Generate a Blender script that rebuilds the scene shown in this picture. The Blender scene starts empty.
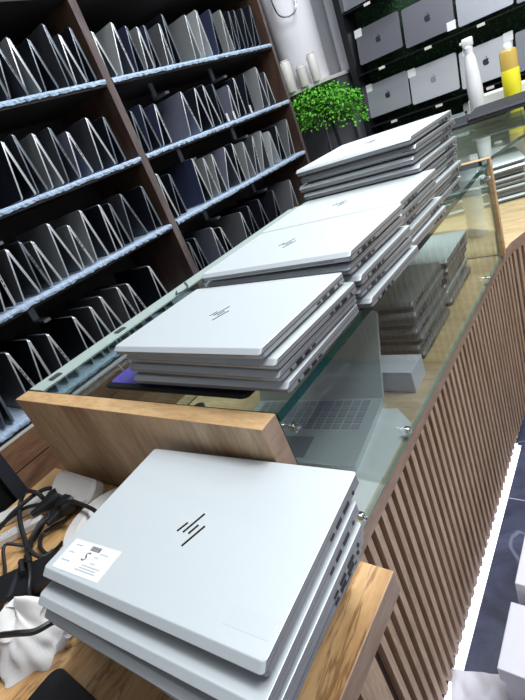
import bpy, bmesh, math, random
from mathutils import Vector, Matrix, Euler
random.seed(7)
C = bpy.context.scene.collection
ZO = 1.21            # the eye is 1.21 m above the marble floor; heights below are given from the eye
PI = math.pi

# ------------------------------------------------------------------ materials
def newmat(name):
    m = bpy.data.materials.new(name); m.use_nodes = True
    nt = m.node_tree; b = nt.nodes['Principled BSDF']
    return m, nt, b
def N(nt, t, **kw):
    n = nt.nodes.new(t)
    for k, v in kw.items():
        if k in n.inputs: n.inputs[k].default_value = v
        else: setattr(n, k, v)
    return n
def plain(name, col, rough=.5, metal=0., noise=.06, scale=40, spec=.5, coat=0.):
    m, nt, b = newmat(name)
    tc = N(nt, 'ShaderNodeTexCoord'); no = N(nt, 'ShaderNodeTexNoise', Scale=scale, Detail=3.)
    nt.links.new(tc.outputs['Object'], no.inputs['Vector'])
    mx = N(nt, 'ShaderNodeMixRGB', blend_type='MIX')
    mx.inputs[1].default_value = (*[c*(1-noise) for c in col], 1); mx.inputs[2].default_value = (*[min(1, c*(1+noise)) for c in col], 1)
    nt.links.new(no.outputs['Fac'], mx.inputs[0]); nt.links.new(mx.outputs[0], b.inputs['Base Color'])
    b.inputs['Roughness'].default_value = rough; b.inputs['Metallic'].default_value = metal
    b.inputs['Specular IOR Level'].default_value = spec; b.inputs['Coat Weight'].default_value = coat
    return m
def wood(name, c1, c2, c3, stretch, scale=9, rough=.45, cracks=0., knots=0.):
    m, nt, b = newmat(name)
    tc = N(nt, 'ShaderNodeTexCoord'); mp = N(nt, 'ShaderNodeMapping'); mp.inputs['Scale'].default_value = stretch
    nt.links.new(tc.outputs['Object'], mp.inputs['Vector'])
    n1 = N(nt, 'ShaderNodeTexNoise', Scale=scale, Detail=8., Roughness=.62, Distortion=.6)
    n2 = N(nt, 'ShaderNodeTexNoise', Scale=scale*5, Detail=4., Roughness=.7)
    nt.links.new(mp.outputs[0], n1.inputs['Vector']); nt.links.new(mp.outputs[0], n2.inputs['Vector'])
    r = N(nt, 'ShaderNodeValToRGB'); e = r.color_ramp.elements
    e[0].position = .3; e[0].color = (*c1, 1); e[1].position = .72; e[1].color = (*c3, 1)
    k = e.new(.5); k.color = (*c2, 1)
    nt.links.new(n1.outputs['Fac'], r.inputs[0])
    r2 = N(nt, 'ShaderNodeValToRGB'); r2.color_ramp.elements[0].position = .35; r2.color_ramp.elements[0].color = (.72, .68, .64, 1)
    r2.color_ramp.elements[1].position = .6; r2.color_ramp.elements[1].color = (1, 1, 1, 1)
    nt.links.new(n2.outputs['Fac'], r2.inputs[0])
    mu = N(nt, 'ShaderNodeMixRGB', blend_type='MULTIPLY'); mu.inputs[0].default_value = .8
    nt.links.new(r.outputs[0], mu.inputs[1]); nt.links.new(r2.outputs[0], mu.inputs[2])
    out = mu.outputs[0]
    if cracks:
        n3 = N(nt, 'ShaderNodeTexNoise', Scale=scale*.55, Detail=5., Roughness=.6, Distortion=1.6)
        nt.links.new(mp.outputs[0], n3.inputs['Vector'])
        r3 = N(nt, 'ShaderNodeValToRGB'); e = r3.color_ramp.elements
        e[0].position = .485; e[0].color = (1, 1, 1, 1); e[1].position = .53; e[1].color = (1, 1, 1, 1)
        k = e.new(.505); k.color = (1-cracks, 1-cracks*1.1, 1-cracks*1.15, 1)
        nt.links.new(n3.outputs['Fac'], r3.inputs[0])
        m3 = N(nt, 'ShaderNodeMixRGB', blend_type='MULTIPLY'); m3.inputs[0].default_value = 1
        nt.links.new(out, m3.inputs[1]); nt.links.new(r3.outputs[0], m3.inputs[2]); out = m3.outputs[0]
    if knots:
        n4 = N(nt, 'ShaderNodeTexNoise', Scale=scale*.3, Detail=2.)
        nt.links.new(mp.outputs[0], n4.inputs['Vector'])
        r4 = N(nt, 'ShaderNodeValToRGB'); e = r4.color_ramp.elements
        e[0].position = .56; e[0].color = (1, 1, 1, 1); e[1].position = .7; e[1].color = (1-knots, 1-knots*1.15, 1-knots*1.3, 1)
        nt.links.new(n4.outputs['Fac'], r4.inputs[0])
        m4 = N(nt, 'ShaderNodeMixRGB', blend_type='MULTIPLY'); m4.inputs[0].default_value = 1
        nt.links.new(out, m4.inputs[1]); nt.links.new(r4.outputs[0], m4.inputs[2]); out = m4.outputs[0]
    nt.links.new(out, b.inputs['Base Color']); b.inputs['Roughness'].default_value = rough
    bp = N(nt, 'ShaderNodeBump', Strength=.12, Distance=.002); nt.links.new(n2.outputs['Fac'], bp.inputs['Height']); nt.links.new(bp.outputs[0], b.inputs['Normal'])
    return m
def glassmat(name, tint, refl=1.45, rough=.0, extra=0.):
    m = bpy.data.materials.new(name); m.use_nodes = True; nt = m.node_tree
    for n in list(nt.nodes): nt.nodes.remove(n)
    o = N(nt, 'ShaderNodeOutputMaterial'); t = N(nt, 'ShaderNodeBsdfTransparent'); t.inputs[0].default_value = (*tint, 1)
    g = N(nt, 'ShaderNodeBsdfGlossy'); g.inputs['Roughness'].default_value = rough; g.inputs[0].default_value = (.95, 1, .98, 1)
    f = N(nt, 'ShaderNodeFresnel', IOR=refl); gm = N(nt, 'ShaderNodeNewGeometry'); mr = N(nt, 'ShaderNodeMapRange'); mr.inputs['To Min'].default_value = refl; mr.inputs['To Max'].default_value = 1/refl
    nt.links.new(gm.outputs['Backfacing'], mr.inputs['Value']); nt.links.new(mr.outputs[0], f.inputs['IOR']); ad = N(nt, 'ShaderNodeMath', operation='ADD'); ad.inputs[1].default_value = extra; ad.use_clamp = True
    mx = N(nt, 'ShaderNodeMixShader')
    nt.links.new(f.outputs[0], ad.inputs[0]); nt.links.new(ad.outputs[0], mx.inputs[0]); nt.links.new(t.outputs[0], mx.inputs[1]); nt.links.new(g.outputs[0], mx.inputs[2]); nt.links.new(mx.outputs[0], o.inputs[0])
    return m
def emis(name, col, s):
    m, nt, b = newmat(name)
    b.inputs['Base Color'].default_value = (*col, 1); b.inputs['Emission Color'].default_value = (*col, 1); b.inputs['Emission Strength'].default_value = s
    return m

M = {}
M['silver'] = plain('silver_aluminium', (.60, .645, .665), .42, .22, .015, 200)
M['silver_side'] = plain('satin_silver_and_side_shade', (.36, .36, .37), .42, .45, .03, 120)
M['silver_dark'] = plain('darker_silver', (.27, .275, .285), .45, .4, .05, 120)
M['bronze'] = plain('bronze_mirror_logo', (.06, .05, .03), .18, .7, .3, 90)
M['greylogo'] = plain('dull_chrome_logo', (.16, .19, .21), .25, .7, .2, 90)
M['port'] = plain('black_port', (.012, .012, .014), .5)
M['oak'] = wood('oak_desk', (.50, .265, .105), (.70, .42, .185), (.80, .54, .28), (3.2, .55, 3), 7, .42, cracks=.5, knots=.35)
M['oak_panel'] = wood('oak_panel', (.46, .29, .16), (.62, .43, .255), (.72, .53, .34), (3, 3, .5), 7, .42, cracks=.12, knots=.25)
M['oak_edge'] = wood('oak_edge', (.52, .32, .15), (.62, .40, .20), (.70, .48, .26), (.8, 3, 3), 9, .42)
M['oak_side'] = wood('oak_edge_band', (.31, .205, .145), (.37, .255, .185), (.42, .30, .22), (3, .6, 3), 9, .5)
M['slat'] = wood('slat_wood', (.40, .26, .165), (.53, .365, .245), (.62, .44, .31), (4, 4, .5), 9, .5)
M['slat_back'] = plain('slat_backing', (.08, .045, .030), .8)
M['walnut'] = wood('shelf_walnut', (.040, .024, .018), (.075, .042, .030), (.115, .066, .046), (2, 2, .5), 6, .45)
M['walnut_dark'] = plain('dark_back_board', (.020, .015, .016), .7, 0, .3, 8)
M['walnut_edge'] = wood('shelf_edge', (.09, .07, .07), (.14, .11, .11), (.19, .155, .155), (3, 3, .6), 8, .3)
M['brown_plank'] = wood('brown_drawer_wood', (.13, .062, .034), (.22, .11, .060), (.32, .175, .10), (2, .5, 3), 8, .5)
M['lightwood'] = wood('light_oak', (.52, .36, .19), (.62, .45, .26), (.70, .53, .33), (.6, 3, 3), 7, .45)
M['black'] = plain('black_plastic', (.010, .010, .012), .4)
M['rubber'] = plain('black_cable_rubber', (.014, .014, .016), .42)
M['charcoal'] = plain('charcoal_metal', (.026, .028, .034), .6, .0, spec=.25)
M['white_plastic'] = plain('white_plastic', (.62, .60, .57), .42, 0, .05)
M['ivory'] = plain('ivory_plastic', (.68, .65, .60), .45, 0, .05)
M['white'] = plain('bright_white', (.8, .8, .82), .35, 0, .02)
M['paper'] = plain('white_paper', (.72, .74, .74), .7, 0, .03)
M['tissue'] = plain('crumpled_tissue', (.78, .76, .74), .8, 0, .05)
M['purple'] = plain('purple_cover', (.075, .065, .30), .5)
M['chrome'] = plain('chrome', (.75, .76, .78), .15, 1., .02)
M['glossy_white'] = plain('glossy_white_enamel', (.80, .79, .84), .12, 0, .01, 10, .5, .5)
M['grey_wall'] = plain('grey_panel', (.40, .40, .44), .6, 0, .1, 12)
M['yellow'] = plain('yellow_label', (.85, .75, .03), .4)
M['amber'] = plain('amber_liquid', (.50, .34, .08), .2)
M['ink'] = plain('dark_ink', (.05, .05, .06), .6)
M['ink_grey'] = plain('grey_ink', (.35, .36, .38), .6)
M['mint_rail'] = plain('mint_tinted_rail', (.52, .63, .60), .25, .2, .05)
M['glass_edge_pale'] = plain('pale_glass_edge', (.16, .24, .19), .2)
M['glass_edge'] = plain('green_glass_edge', (.007, .052, .042), .08, 0, .25, 30, .8)
M['glass'] = glassmat('clear_glass', (.93, .962, .948), 1.5)
M['glass_top'] = glassmat('glass_top', (.90, .945, .925), 1.5)
M['leaf'] = plain('leaf_green', (.11, .42, .03), .5, 0, .6, 60)
M['leaf_dark'] = plain('artificial_grass', (.010, .035, .014), .8, 0, .7, 30)
M['red'] = plain('red_stripe', (.6, .05, .06), .5)
M['led'] = emis('cool_white_led', (.86, .9, 1.0), 7.)
M['led_rail'] = plain('led_channel', (.8, .82, .86), .4)
M['wall'] = plain('painted_wall', (.55, .56, .6), .8, 0, .03, 6)
M['dark_wall'] = plain('dark_wall', (.05, .05, .058), .8, 0, .1, 6)
M['ceil'] = plain('ceiling_paint', (.7, .71, .74), .9, 0, .02, 5)
M['lavender_white'] = plain('white_carton', (.66, .65, .72), .5, 0, .03)
for k, c, r, mt in (('t_k', (.014, .016, .024), .35, .3), ('t_d', (.085, .09, .105), .35, .5), ('t_g', (.24, .245, .26), .35, .6), ('t_s', (.44, .455, .455), .38, .6),
                    ('t_w', (.60, .62, .62), .4, .5), ('t_n', (.055, .065, .13), .35, .4), ('t_l', (.29, .30, .40), .38, .6)):
    M[k] = plain('laptop_shell_'+k[2:], c, r, mt, .04)
M['edge_bright'] = plain('bright_chassis_edge', (.62, .64, .66), .35, .6)
M['edge_dim'] = plain('dim_chassis_edge', (.20, .22, .25), .35, .6)
M['mac_dark'] = plain('space_grey', (.20, .20, .235), .4, .6, .02); M['mac_mid'] = plain('mid_grey_lid', (.27, .28, .32), .38, .6, .02)
M['mac_silver'] = plain('silver_lid', (.42, .44, .49), .38, .6, .02); M['mac_light'] = plain('light_silver_lid', (.55, .57, .60), .4, .5, .02)

def m_marble():
    m, nt, b = newmat('dark_veined_marble')
    tc = N(nt, 'ShaderNodeTexCoord'); n1 = N(nt, 'ShaderNodeTexNoise', Scale=5., Detail=8., Roughness=.7, Distortion=1.5)
    nt.links.new(tc.outputs['Object'], n1.inputs['Vector'])
    r = N(nt, 'ShaderNodeValToRGB'); e = r.color_ramp.elements
    e[0].position = .3; e[0].color = (.030, .034, .060, 1); e[1].position = .8; e[1].color = (.10, .11, .18, 1)
    nt.links.new(n1.outputs['Fac'], r.inputs[0])
    n2 = N(nt, 'ShaderNodeTexNoise', Scale=2.0, Detail=3., Roughness=.45, Distortion=.8); nt.links.new(tc.outputs['Object'], n2.inputs['Vector'])
    r2 = N(nt, 'ShaderNodeValToRGB'); e = r2.color_ramp.elements
    e[0].position = .490; e[0].color = (0, 0, 0, 1); e[1].position = .512; e[1].color = (0, 0, 0, 1); k = e.new(.502); k.color = (.13, .14, .18, 1)
    nt.links.new(n2.outputs['Fac'], r2.inputs[0])
    mx = N(nt, 'ShaderNodeMixRGB', blend_type='ADD'); mx.inputs[0].default_value = 1
    nt.links.new(r.outputs[0], mx.inputs[1]); nt.links.new(r2.outputs[0], mx.inputs[2])
    # tile joints
    br = N(nt, 'ShaderNodeTexBrick', offset=0., squash=1.); br.inputs['Scale'].default_value = 1.; br.inputs['Mortar Size'].default_value = .0016
    br.inputs['Brick Width'].default_value = .6; br.inputs['Row Height'].default_value = .6
    br.inputs['Color1'].default_value = br.inputs['Color2'].default_value = (0, 0, 0, 1); br.inputs['Mortar'].default_value = (.35, .36, .42, 1)
    mp = N(nt, 'ShaderNodeMapping'); mp.inputs['Location'].default_value = (.05, .13, 0); nt.links.new(tc.outputs['Object'], mp.inputs[0]); nt.links.new(mp.outputs[0], br.inputs['Vector'])
    m2 = N(nt, 'ShaderNodeMixRGB', blend_type='ADD'); m2.inputs[0].default_value = 1
    nt.links.new(mx.outputs[0], m2.inputs[1]); nt.links.new(br.outputs['Color'], m2.inputs[2])
    nt.links.new(m2.outputs[0], b.inputs['Base Color']); b.inputs['Roughness'].default_value = .22
    return m
M['marble'] = m_marble()
def m_fluff():
    m, nt, b = newmat('blue_fleece')
    tc = N(nt, 'ShaderNodeTexCoord'); n = N(nt, 'ShaderNodeTexNoise', Scale=90., Detail=5.); nt.links.new(tc.outputs['Object'], n.inputs['Vector'])
    r = N(nt, 'ShaderNodeValToRGB'); e = r.color_ramp.elements
    e[0].position = .3; e[0].color = (.27, .37, .52, 1); e[1].position = .75; e[1].color = (.52, .66, .84, 1)
    nt.links.new(n.outputs['Fac'], r.inputs[0]); nt.links.new(r.outputs[0], b.inputs['Base Color']); b.inputs['Roughness'].default_value = .95
    b.inputs['Sheen Weight'].default_value = .5
    bp = N(nt, 'ShaderNodeBump', Strength=.5, Distance=.004); nt.links.new(n.outputs['Fac'], bp.inputs['Height']); nt.links.new(bp.outputs[0], b.inputs['Normal'])
    return m
M['fleece'] = m_fluff()

# ------------------------------------------------------------------ mesh helpers
def BM(): return bmesh.new()
def box(bm, x0, x1, y0, y1, z0, z1, mi=0, bev=0.):
    r = bmesh.ops.create_cube(bm, size=1); vs = r['verts']
    for v in vs: v.co = Vector((x0+(v.co.x+.5)*(x1-x0), y0+(v.co.y+.5)*(y1-y0), z0+(v.co.z+.5)*(z1-z0)))
    fs = set(f for v in vs for f in v.link_faces)
    for f in fs: f.material_index = mi
    if bev:
        es = set(e for v in vs for e in v.link_edges)
        rr = bmesh.ops.bevel(bm, geom=list(es), offset=bev, segments=2, affect='EDGES', profile=.5)
        for f in rr['faces']: f.material_index = mi
def rrect(w, d, r, n=4):
    pts = []
    for cx, cy, a0 in ((w/2-r, d/2-r, 0), (-w/2+r, d/2-r, PI/2), (-w/2+r, -d/2+r, PI), (w/2-r, -d/2+r, 1.5*PI)):
        for i in range(n+1):
            a = a0+i*PI/2/n; pts.append((cx+r*math.cos(a), cy+r*math.sin(a)))
    return pts
def loft(bm, rings, mi=0, caps=True, mat_cap=None):
    """rings: lists of (x,y,z), equal lengths, bottom to top, counter-clockwise"""
    vr = [[bm.verts.new(p) for p in r] for r in rings]; n = len(vr[0])
    for a, b in zip(vr, vr[1:]):
        for i in range(n):
            f = bm.faces.new((a[i], a[(i+1) % n], b[(i+1) % n], b[i])); f.material_index = mi
    if caps:
        f = bm.faces.new(vr[0][::-1]); f.material_index = mi
        f = bm.faces.new(vr[-1]); f.material_index = mi if mat_cap is None else mat_cap
def slab_rr(bm, w, d, r, z0, z1, cx=0, cy=0, mi=0, bev=.0):
    R0 = [(x+cx, y+cy) for x, y in rrect(w, d, r)]
    if bev:
        R1 = [(x+cx, y+cy) for x, y in rrect(w-2*bev, d-2*bev, max(r-bev, .0005))]
        loft(bm, [[(x, y, z0) for x, y in R1], [(x, y, z0+bev) for x, y in R0], [(x, y, z1-bev) for x, y in R0], [(x, y, z1) for x, y in R1]], mi)
    else: loft(bm, [[(x, y, z0) for x, y in R0], [(x, y, z1) for x, y in R0]], mi)
def cyl(bm, p0, p1, r0, r1=None, n=16, mi=0):
    r1 = r0 if r1 is None else r1
    p0 = Vector(p0); p1 = Vector(p1); d = (p1-p0).normalized(); u = d.orthogonal().normalized(); v = d.cross(u)
    A = [p0+(u*math.cos(2*PI*i/n)+v*math.sin(2*PI*i/n))*r0 for i in range(n)]; Bq = [p1+(u*math.cos(2*PI*i/n)+v*math.sin(2*PI*i/n))*r1 for i in range(n)]
    loft(bm, [A, Bq], mi)
def lathe(bm, prof, n=24, mi=0, c=(0, 0, 0)):
    rings = [[(c[0]+r*math.cos(2*PI*i/n), c[1]+r*math.sin(2*PI*i/n), c[2]+z) for i in range(n)] for r, z in prof]
    loft(bm, rings, mi)
def tube(bm, pts, r, n=8, mi=0, sub=6):
    P = [Vector(p) for p in pts]
    if len(P) > 2 and sub > 1:
        Q = []
        for i in range(len(P)-1):
            a = P[max(i-1, 0)]; b = P[i]; c = P[i+1]; d = P[min(i+2, len(P)-1)]
            for k in range(sub):
                t = k/sub; Q.append(.5*((2*b)+(c-a)*t+(2*a-5*b+4*c-d)*t*t+(3*b-a-3*c+d)*t**3))
        Q.append(P[-1]); P = Q
    rings = []; u = None
    for i, p in enumerate(P):
        d = (P[min(i+1, len(P)-1)]-P[max(i-1, 0)]).normalized()
        u = d.orthogonal().normalized() if u is None else (u-d*u.dot(d)).normalized()
        v = d.cross(u); rings.append([p+(u*math.cos(2*PI*k/n)+v*math.sin(2*PI*k/n))*r for k in range(n)])
    loft(bm, rings, mi)
def prism(bm, pts, z0, z1, mi=0, mside=None):
    """pts counter-clockwise"""
    vb = [bm.verts.new((x, y, z0)) for x, y in pts]; vt = [bm.verts.new((x, y, z1)) for x, y in pts]; n = len(pts)
    for i in range(n):
        f = bm.faces.new((vb[i], vb[(i+1) % n], vt[(i+1) % n], vt[i])); f.material_index = mi if mside is None else mside
    f = bm.faces.new(vb[::-1]); f.material_index = mi; f = bm.faces.new(vt); f.material_index = mi
def mesh(bm, name, mats, smooth=False):
    bmesh.ops.recalc_face_normals(bm, faces=bm.faces)
    me = bpy.data.meshes.new(name); bm.to_mesh(me); bm.free()
    for m in (mats if isinstance(mats, (list, tuple)) else [mats]): me.materials.append(M[m] if isinstance(m, str) else m)
    if smooth:
        for p in me.polygons: p.use_smooth = not (p.area > 4e-4 and len(p.vertices) > 8)
        try: me.set_sharp_from_angle(angle=math.radians(38))
        except Exception: pass
    return me
def link(name, me, parent=None, loc=(0, 0, 0), rot=(0, 0, 0)):
    o = bpy.data.objects.new(name, me); C.objects.link(o); o.location = loc; o.rotation_euler = rot
    if parent: o.parent = parent
    return o
def obj(name, bm, mats, parent=None, loc=(0, 0, 0), rot=(0, 0, 0), smooth=False):
    return link(name, mesh(bm, name, mats, smooth), parent, loc, rot)
def tag(o, label, cat, group=None, kind=None):
    o['label'] = label; o['category'] = cat
    if group: o['group'] = group
    if kind: o['kind'] = kind
    return o
def thing(name, label, cat, loc=(0, 0, 0), rz=0., group=None):
    o = link(name, None, None, loc, (0, 0, rz)); o.empty_display_size = .05
    return tag(o, label, cat, group)
def struct(name, bm, mats, label=None):
    o = obj(name, bm, mats); o['kind'] = 'structure'
    if label: o['label'] = label
    return o
ORD = ['topmost', 'second from the top', 'third from the top', 'fourth from the top', 'fifth from the top', 'sixth from the top', 'seventh from the top', 'eighth from the top', 'ninth from the top', 'tenth from the top']

# ------------------------------------------------------------------ the room
FL = -ZO
b = BM(); box(b, -2.6, 2.6, -1.6, 4.2, FL-.05, FL); struct('floor', b, 'marble')
b = BM(); box(b, -2.6, 2.6, -1.6, 4.2, 1.85, 1.9); struct('ceiling', b, 'ceil')
b = BM(); box(b, -2.65, -2.6, -1.6, 4.2, FL, 1.85); struct('wall_left', b, 'dark_wall')
b = BM(); box(b, 2.6, 2.65, -1.6, 4.2, FL, 1.85); struct('wall_right', b, 'wall')
b = BM(); box(b, -2.6, 2.6, 3.72, 3.77, FL, 1.85); struct('wall_back', b, 'grey_wall')
b = BM(); box(b, -2.6, 2.6, -1.65, -1.6, FL, 1.85); struct('wall_front', b, 'wall')

# ------------------------------------------------------------------ closed laptops
LW, LD, LH = .323, .210, .0184
_cache = {}
def laptop_meshes(w, d, far, shade):
    key = (round(w, 3), round(d, 3), far, shade)
    if key in _cache: return _cache[key]
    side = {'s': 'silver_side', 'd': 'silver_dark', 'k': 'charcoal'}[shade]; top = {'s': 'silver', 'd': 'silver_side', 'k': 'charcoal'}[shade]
    b = BM(); rc = .0045
    def ring(wi, y0, y1, r, z): return [(x, y+(y0+y1)/2, z) for x, y in rrect(wi, y1-y0, r)]
    h = d/2
    loft(b, [ring(w-.022, -h+.016, h-.016, rc, 0), ring(w-.008, -h+.008, h-.005, rc, .0032), ring(w, -h+.003, h, rc, .0050), ring(w, -h+.003, h, rc, .0104)])
    b.normal_update()
    for f in b.faces:
        if f.normal.z < -.2: f.material_index = 1  # underside is the same silver; the shade beneath is put into its colour
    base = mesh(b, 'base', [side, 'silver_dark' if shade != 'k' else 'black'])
    b = BM()
    loft(b, [ring(w-.001, -h+.002, h-.0005, rc, .0117), ring(w, -h, h, rc, .0121), ring(w, -h+.0002, h, rc, .0128), ring(w-.0002, -h+.0068, h-.0001, rc, .0180), ring(w-.0014, -h+.0078, h-.0008, rc, LH)])
    b.normal_update()
    for f in b.faces:
        if abs(f.normal.z) < .35: f.material_index = 1  # lid sides take a darker silver that carries their shading
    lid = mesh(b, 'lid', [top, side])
    b = BM(); cyl(b, (-w/2+.03, -h+.006, .0102), (w/2-.03, -h+.006, .0102), .0042, n=10)
    hinge = mesh(b, 'hinge', 'silver_dark' if shade != 'k' else 'black', True)
    s = 1 if far else -1
    ports = []
    for nm, yy, l, ht, circ in (('audio_jack', .020, .0040, .0040, 1), ('hdmi_port', .040, .0145, .0048, 0), ('usb_port', .060, .0125, .0045, 0), ('charging_port', .0765, .0085, .0032, 0)):
        b = BM(); y = s*(h-yy) if far else -h+yy+.006; x = w/2
        if circ: cyl(b, (x-.004, y, .0076), (x+.0006, y, .0076), .0024, n=10)
        else: box(b, x-.004, x+.0006, y-l/2, y+l/2, .0078-ht/2, .0078+ht/2)
        ports.append((nm, mesh(b, nm, 'port')))
    _cache[key] = (base, lid, hinge, ports)
    return _cache[key]
LOGO = [((-.0151, -.0091), (-.0092, .0039)), ((-.0062, -.0087), (.0048, .0194)), ((.0022, -.0087), (.0072, .0042)), ((.0050, -.0242), (.0165, .0046))]
def logo_mesh(mat, s=1., wd=.0028):
    b = BM()
    for (x0, y0), (x1, y1) in LOGO:
        d = Vector((x1-x0, y1-y0, 0)).normalized(); nx = Vector((-d.y, d.x, 0))*wd/2
        # slanted ends cut level with the lid's long edge
        P = [Vector((x0, y0, 0))+nx, Vector((x0, y0, 0))-nx, Vector((x1, y1, 0))-nx, Vector((x1, y1, 0))+nx]
        prism(b, [(p.x*s, p.y*s) for p in P], LH-.0002, LH+.00035)
    return mesh(b, 'brand_mark', mat)
def laptop(label, loc, yaw, w=LW, d=LD, far=True, shade='s', logo=None, group=None, tilt=(0, 0), ports=True, logo_at=(0, 0), cat='laptop'):
    t = thing('laptop', label, cat, loc, yaw, group); t.rotation_euler = (tilt[0], tilt[1], yaw)
    ba, li, hi, po = laptop_meshes(w, d, far, shade)
    ob = link('base', ba, t); ol = link('lid', li, t); link('hinge', hi, t)
    if ports:
        for nm, me in po: link(nm, me, ob)
    if logo: link('brand_mark', logo_mesh(logo), ol, (logo_at[0], logo_at[1], 0))
    return t

def stack(layers, ztop, zbot, where, group, shade='s', logo='greylogo', far=True, logo_at=(0, 0)):
    n = len(layers); p = (ztop-zbot)/n; out = []
    for i, L in enumerate(layers):
        x, y, yaw = L[:3]; o = L[3] if len(L) > 3 else {}
        w = o.get('w', LW); d = o.get('d', LD); fr = o.get('far', far)
        pos = ORD[i] if i < n-1 else 'bottom one'
        lab = 'silver laptop, %s of %s' % (pos, where)
        t = laptop(lab, (x, y, ztop-p*(i+1)), yaw, w, d, fr, o.get('shade', shade), logo if i == 0 else None, group, logo_at=logo_at)
        t.scale = (1, 1, min(1.0, (p-.0005)/LH)) if p < LH+.0004 else (1, 1, 1)
        out.append(t)
    return out
# nearest stack on the desk
near = stack([(-.397, .1905, .066), (-.393, .169, .066), (-.391, .162, .045), (-.398, .165, .05), (-.410, .170, .02), (-.420, .173, .0, {'far': False}), (-.440, .178, -.01), (-.443, .178, .0, {'far': False})],
      -.344, -.5, 'the nearest stack on the wooden desk', 'laptops in the nearest stack', logo='bronze', logo_at=(.0045, -.0030))
# sticker on the top lid
s0 = near[0]
b = BM(); box(b, -.0435, .0435, -.0195, .0195, 0, .0003)
stk = obj('sticker', b, 'paper', s0, (-.1068, -.0735, LH), (0, 0, .02)); stk['label'] = 'white printed label with barcode and a large letter S'
def text(txt, size, mat, parent, loc, rz=0, name='printed_text', shear=0., rx=0., ry=0.):
    cu = bpy.data.curves.new('t', 'FONT'); cu.body = txt; cu.size = size; cu.extrude = .00008; cu.shear = shear; cu.align_x = 'CENTER'; cu.align_y = 'CENTER'
    o = bpy.data.objects.new('t', cu); C.objects.link(o)
    bpy.context.view_layer.update()
    me = bpy.data.meshes.new_from_object(o.evaluated_get(bpy.context.evaluated_depsgraph_get())); bpy.data.objects.remove(o)
    me.materials.clear(); me.materials.append(M[mat])
    return link(name, me, parent, loc, (rx, ry, rz))
text('S', .016, 'ink', stk, (-.0045, .002, .0004), 0, shear=.3)
b = BM()
x = .0
for i in range(11):
    w_ = random.choice((.0006, .001, .0014)); box(b, -.0050+x, -.0050+x+w_, .0105, .0165, .0003, .0005); x += w_+.0007
obj('barcode', b, 'ink', stk)
b = BM()
for r_, (y, x0, x1) in enumerate(((.0045, .011, .018), (-.003, .012, .020), (-.0072, .002, .034), (-.0105, .001, .030), (-.0135, -.004, .032), (.010, .016, .030), (.013, -.034, -.022), (.003, -.036, -.026), (-.008, -.038, -.022))):
    x = x0
    while x < x1:
        w_ = random.uniform(.0008, .0022); box(b, x, min(x+w_, x1), y-.0007, y+.0006, .0003, .00045); x += w_+.0006
obj('fine_print', b, 'ink_grey', stk)
b = BM(); box(b, -.024, .024, -.009, .009, 0, .00012); gh = obj('faded_print', b, plain('faded_print_mat', (.585, .628, .648), .44, .22, .05, 500), s0, (.132, -.074, LH)); gh['label'] = 'faint grey residue of a removed label'

# three stacks and the tall one on the glass
stack([(-.515, .468, -.05, {'w': .33, 'd': .214, 'far': True}), (-.502, .472, -.055, {'w': .33, 'd': .212}), (-.506, .470, -.045, {'w': .33, 'far': False, 'd': .212}), (-.502, .466, -.015, {'w': .325, 'far': False})],
      -.222, -.2935, 'the front stack on the glass case', 'laptops in the front stack on the glass')
stack([(-.492, .688, -.03, {'far': False}), (-.497, .690, -.05), (-.488, .690, -.03, {'far': False}), (-.492, .694, -.06, {'far': False}), (-.484, .694, -.03, {'far': False})],
      -.198, -.2985, 'the second stack on the glass case', 'laptops in the second stack on the glass', far=False, logo_at=(-.02, 0))
stack([(-.497, .905, -.02, {'far': False}), (-.500, .903, -.01, {'far': False}), (-.508, .905, -.02, {'far': False}), (-.498, .912, -.02), (-.494, .91, -.03)],
      -.199, -.2985, 'the third stack on the glass case', 'laptops in the third stack on the glass', logo_at=(-.01, 0))
T5 = []
for i in range(9):
    t = i/8
    T5.append((-.507+.005*math.sin(i*2.3), 1.125+.004*math.sin(i*1.7), -.09+.06*t, {'w': .300, 'd': .235, 'shade': 'd' if i in (1, 4, 7) else 's'}))
stack(T5, -.125, -.2985, 'the tall rear stack on the glass case', 'laptops in the tall rear stack')

# ------------------------------------------------------------------ desk (low wooden worktop)
desk = thing('wooden_desk', 'low oak desk with dark grain carrying the nearest laptop stack', 'desk', (-.65, 0, -.5))
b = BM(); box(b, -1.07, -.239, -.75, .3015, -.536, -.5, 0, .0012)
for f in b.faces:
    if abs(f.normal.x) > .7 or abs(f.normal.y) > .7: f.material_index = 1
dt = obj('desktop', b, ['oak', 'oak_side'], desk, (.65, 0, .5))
b = BM(); box(b, -1.05, -1.02, -.7, .28, FL, -.5365); obj('side_panel', b, 'oak_panel', desk, (.65, 0, .5))
# ------------------------------------------------------------------ counter with slatted front
ctr = thing('slatted_counter', 'wooden counter with vertical slatted front curving to the right', 'counter', (-.6, .9, FL))
off = (.6, -.9, ZO)
front = [(x*1.17, y*1.17) for x, y in [(-.301, -.75), (-.301, .6), (-.299, 1.0), (-.2985, 1.15), (-.295, 1.24), (-.286, 1.315), (-.262, 1.385), (-.22, 1.44), (-.155, 1.48), (-.06, 1.50), (.10, 1.505), (1.6, 1.505)]]
DK = -.585
def resample(P, step):
    P = [Vector((*p, 0)) for p in P]; out = []; acc = 0.; nxt = 0.
    for a, c in zip(P, P[1:]):
        L = (c-a).length; d = (c-a)/L
        while nxt <= acc+L:
            out.append((a+d*(nxt-acc), d)); nxt += step
        acc += L
    return out
# deck slab (two pieces in plan joined): follows the front line
fr = [p for p in front if p[1] > .302]; fr = [(-.352, .3025)]+fr
b = BM(); prism(b, fr+[(1.872, 3.0), (-1.05, 3.0), (-1.05, .3025)], DK-.035, DK, 0, 1)
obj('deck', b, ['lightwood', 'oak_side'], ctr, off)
b = BM(); box(b, -1.0, -.372, .20, 1.7, FL, DK-.036); box(b, -1.0, 1.8, 1.79, 2.95, FL, DK-.036); obj('cabinet_body', b, 'slat_back', ctr, off)
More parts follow.
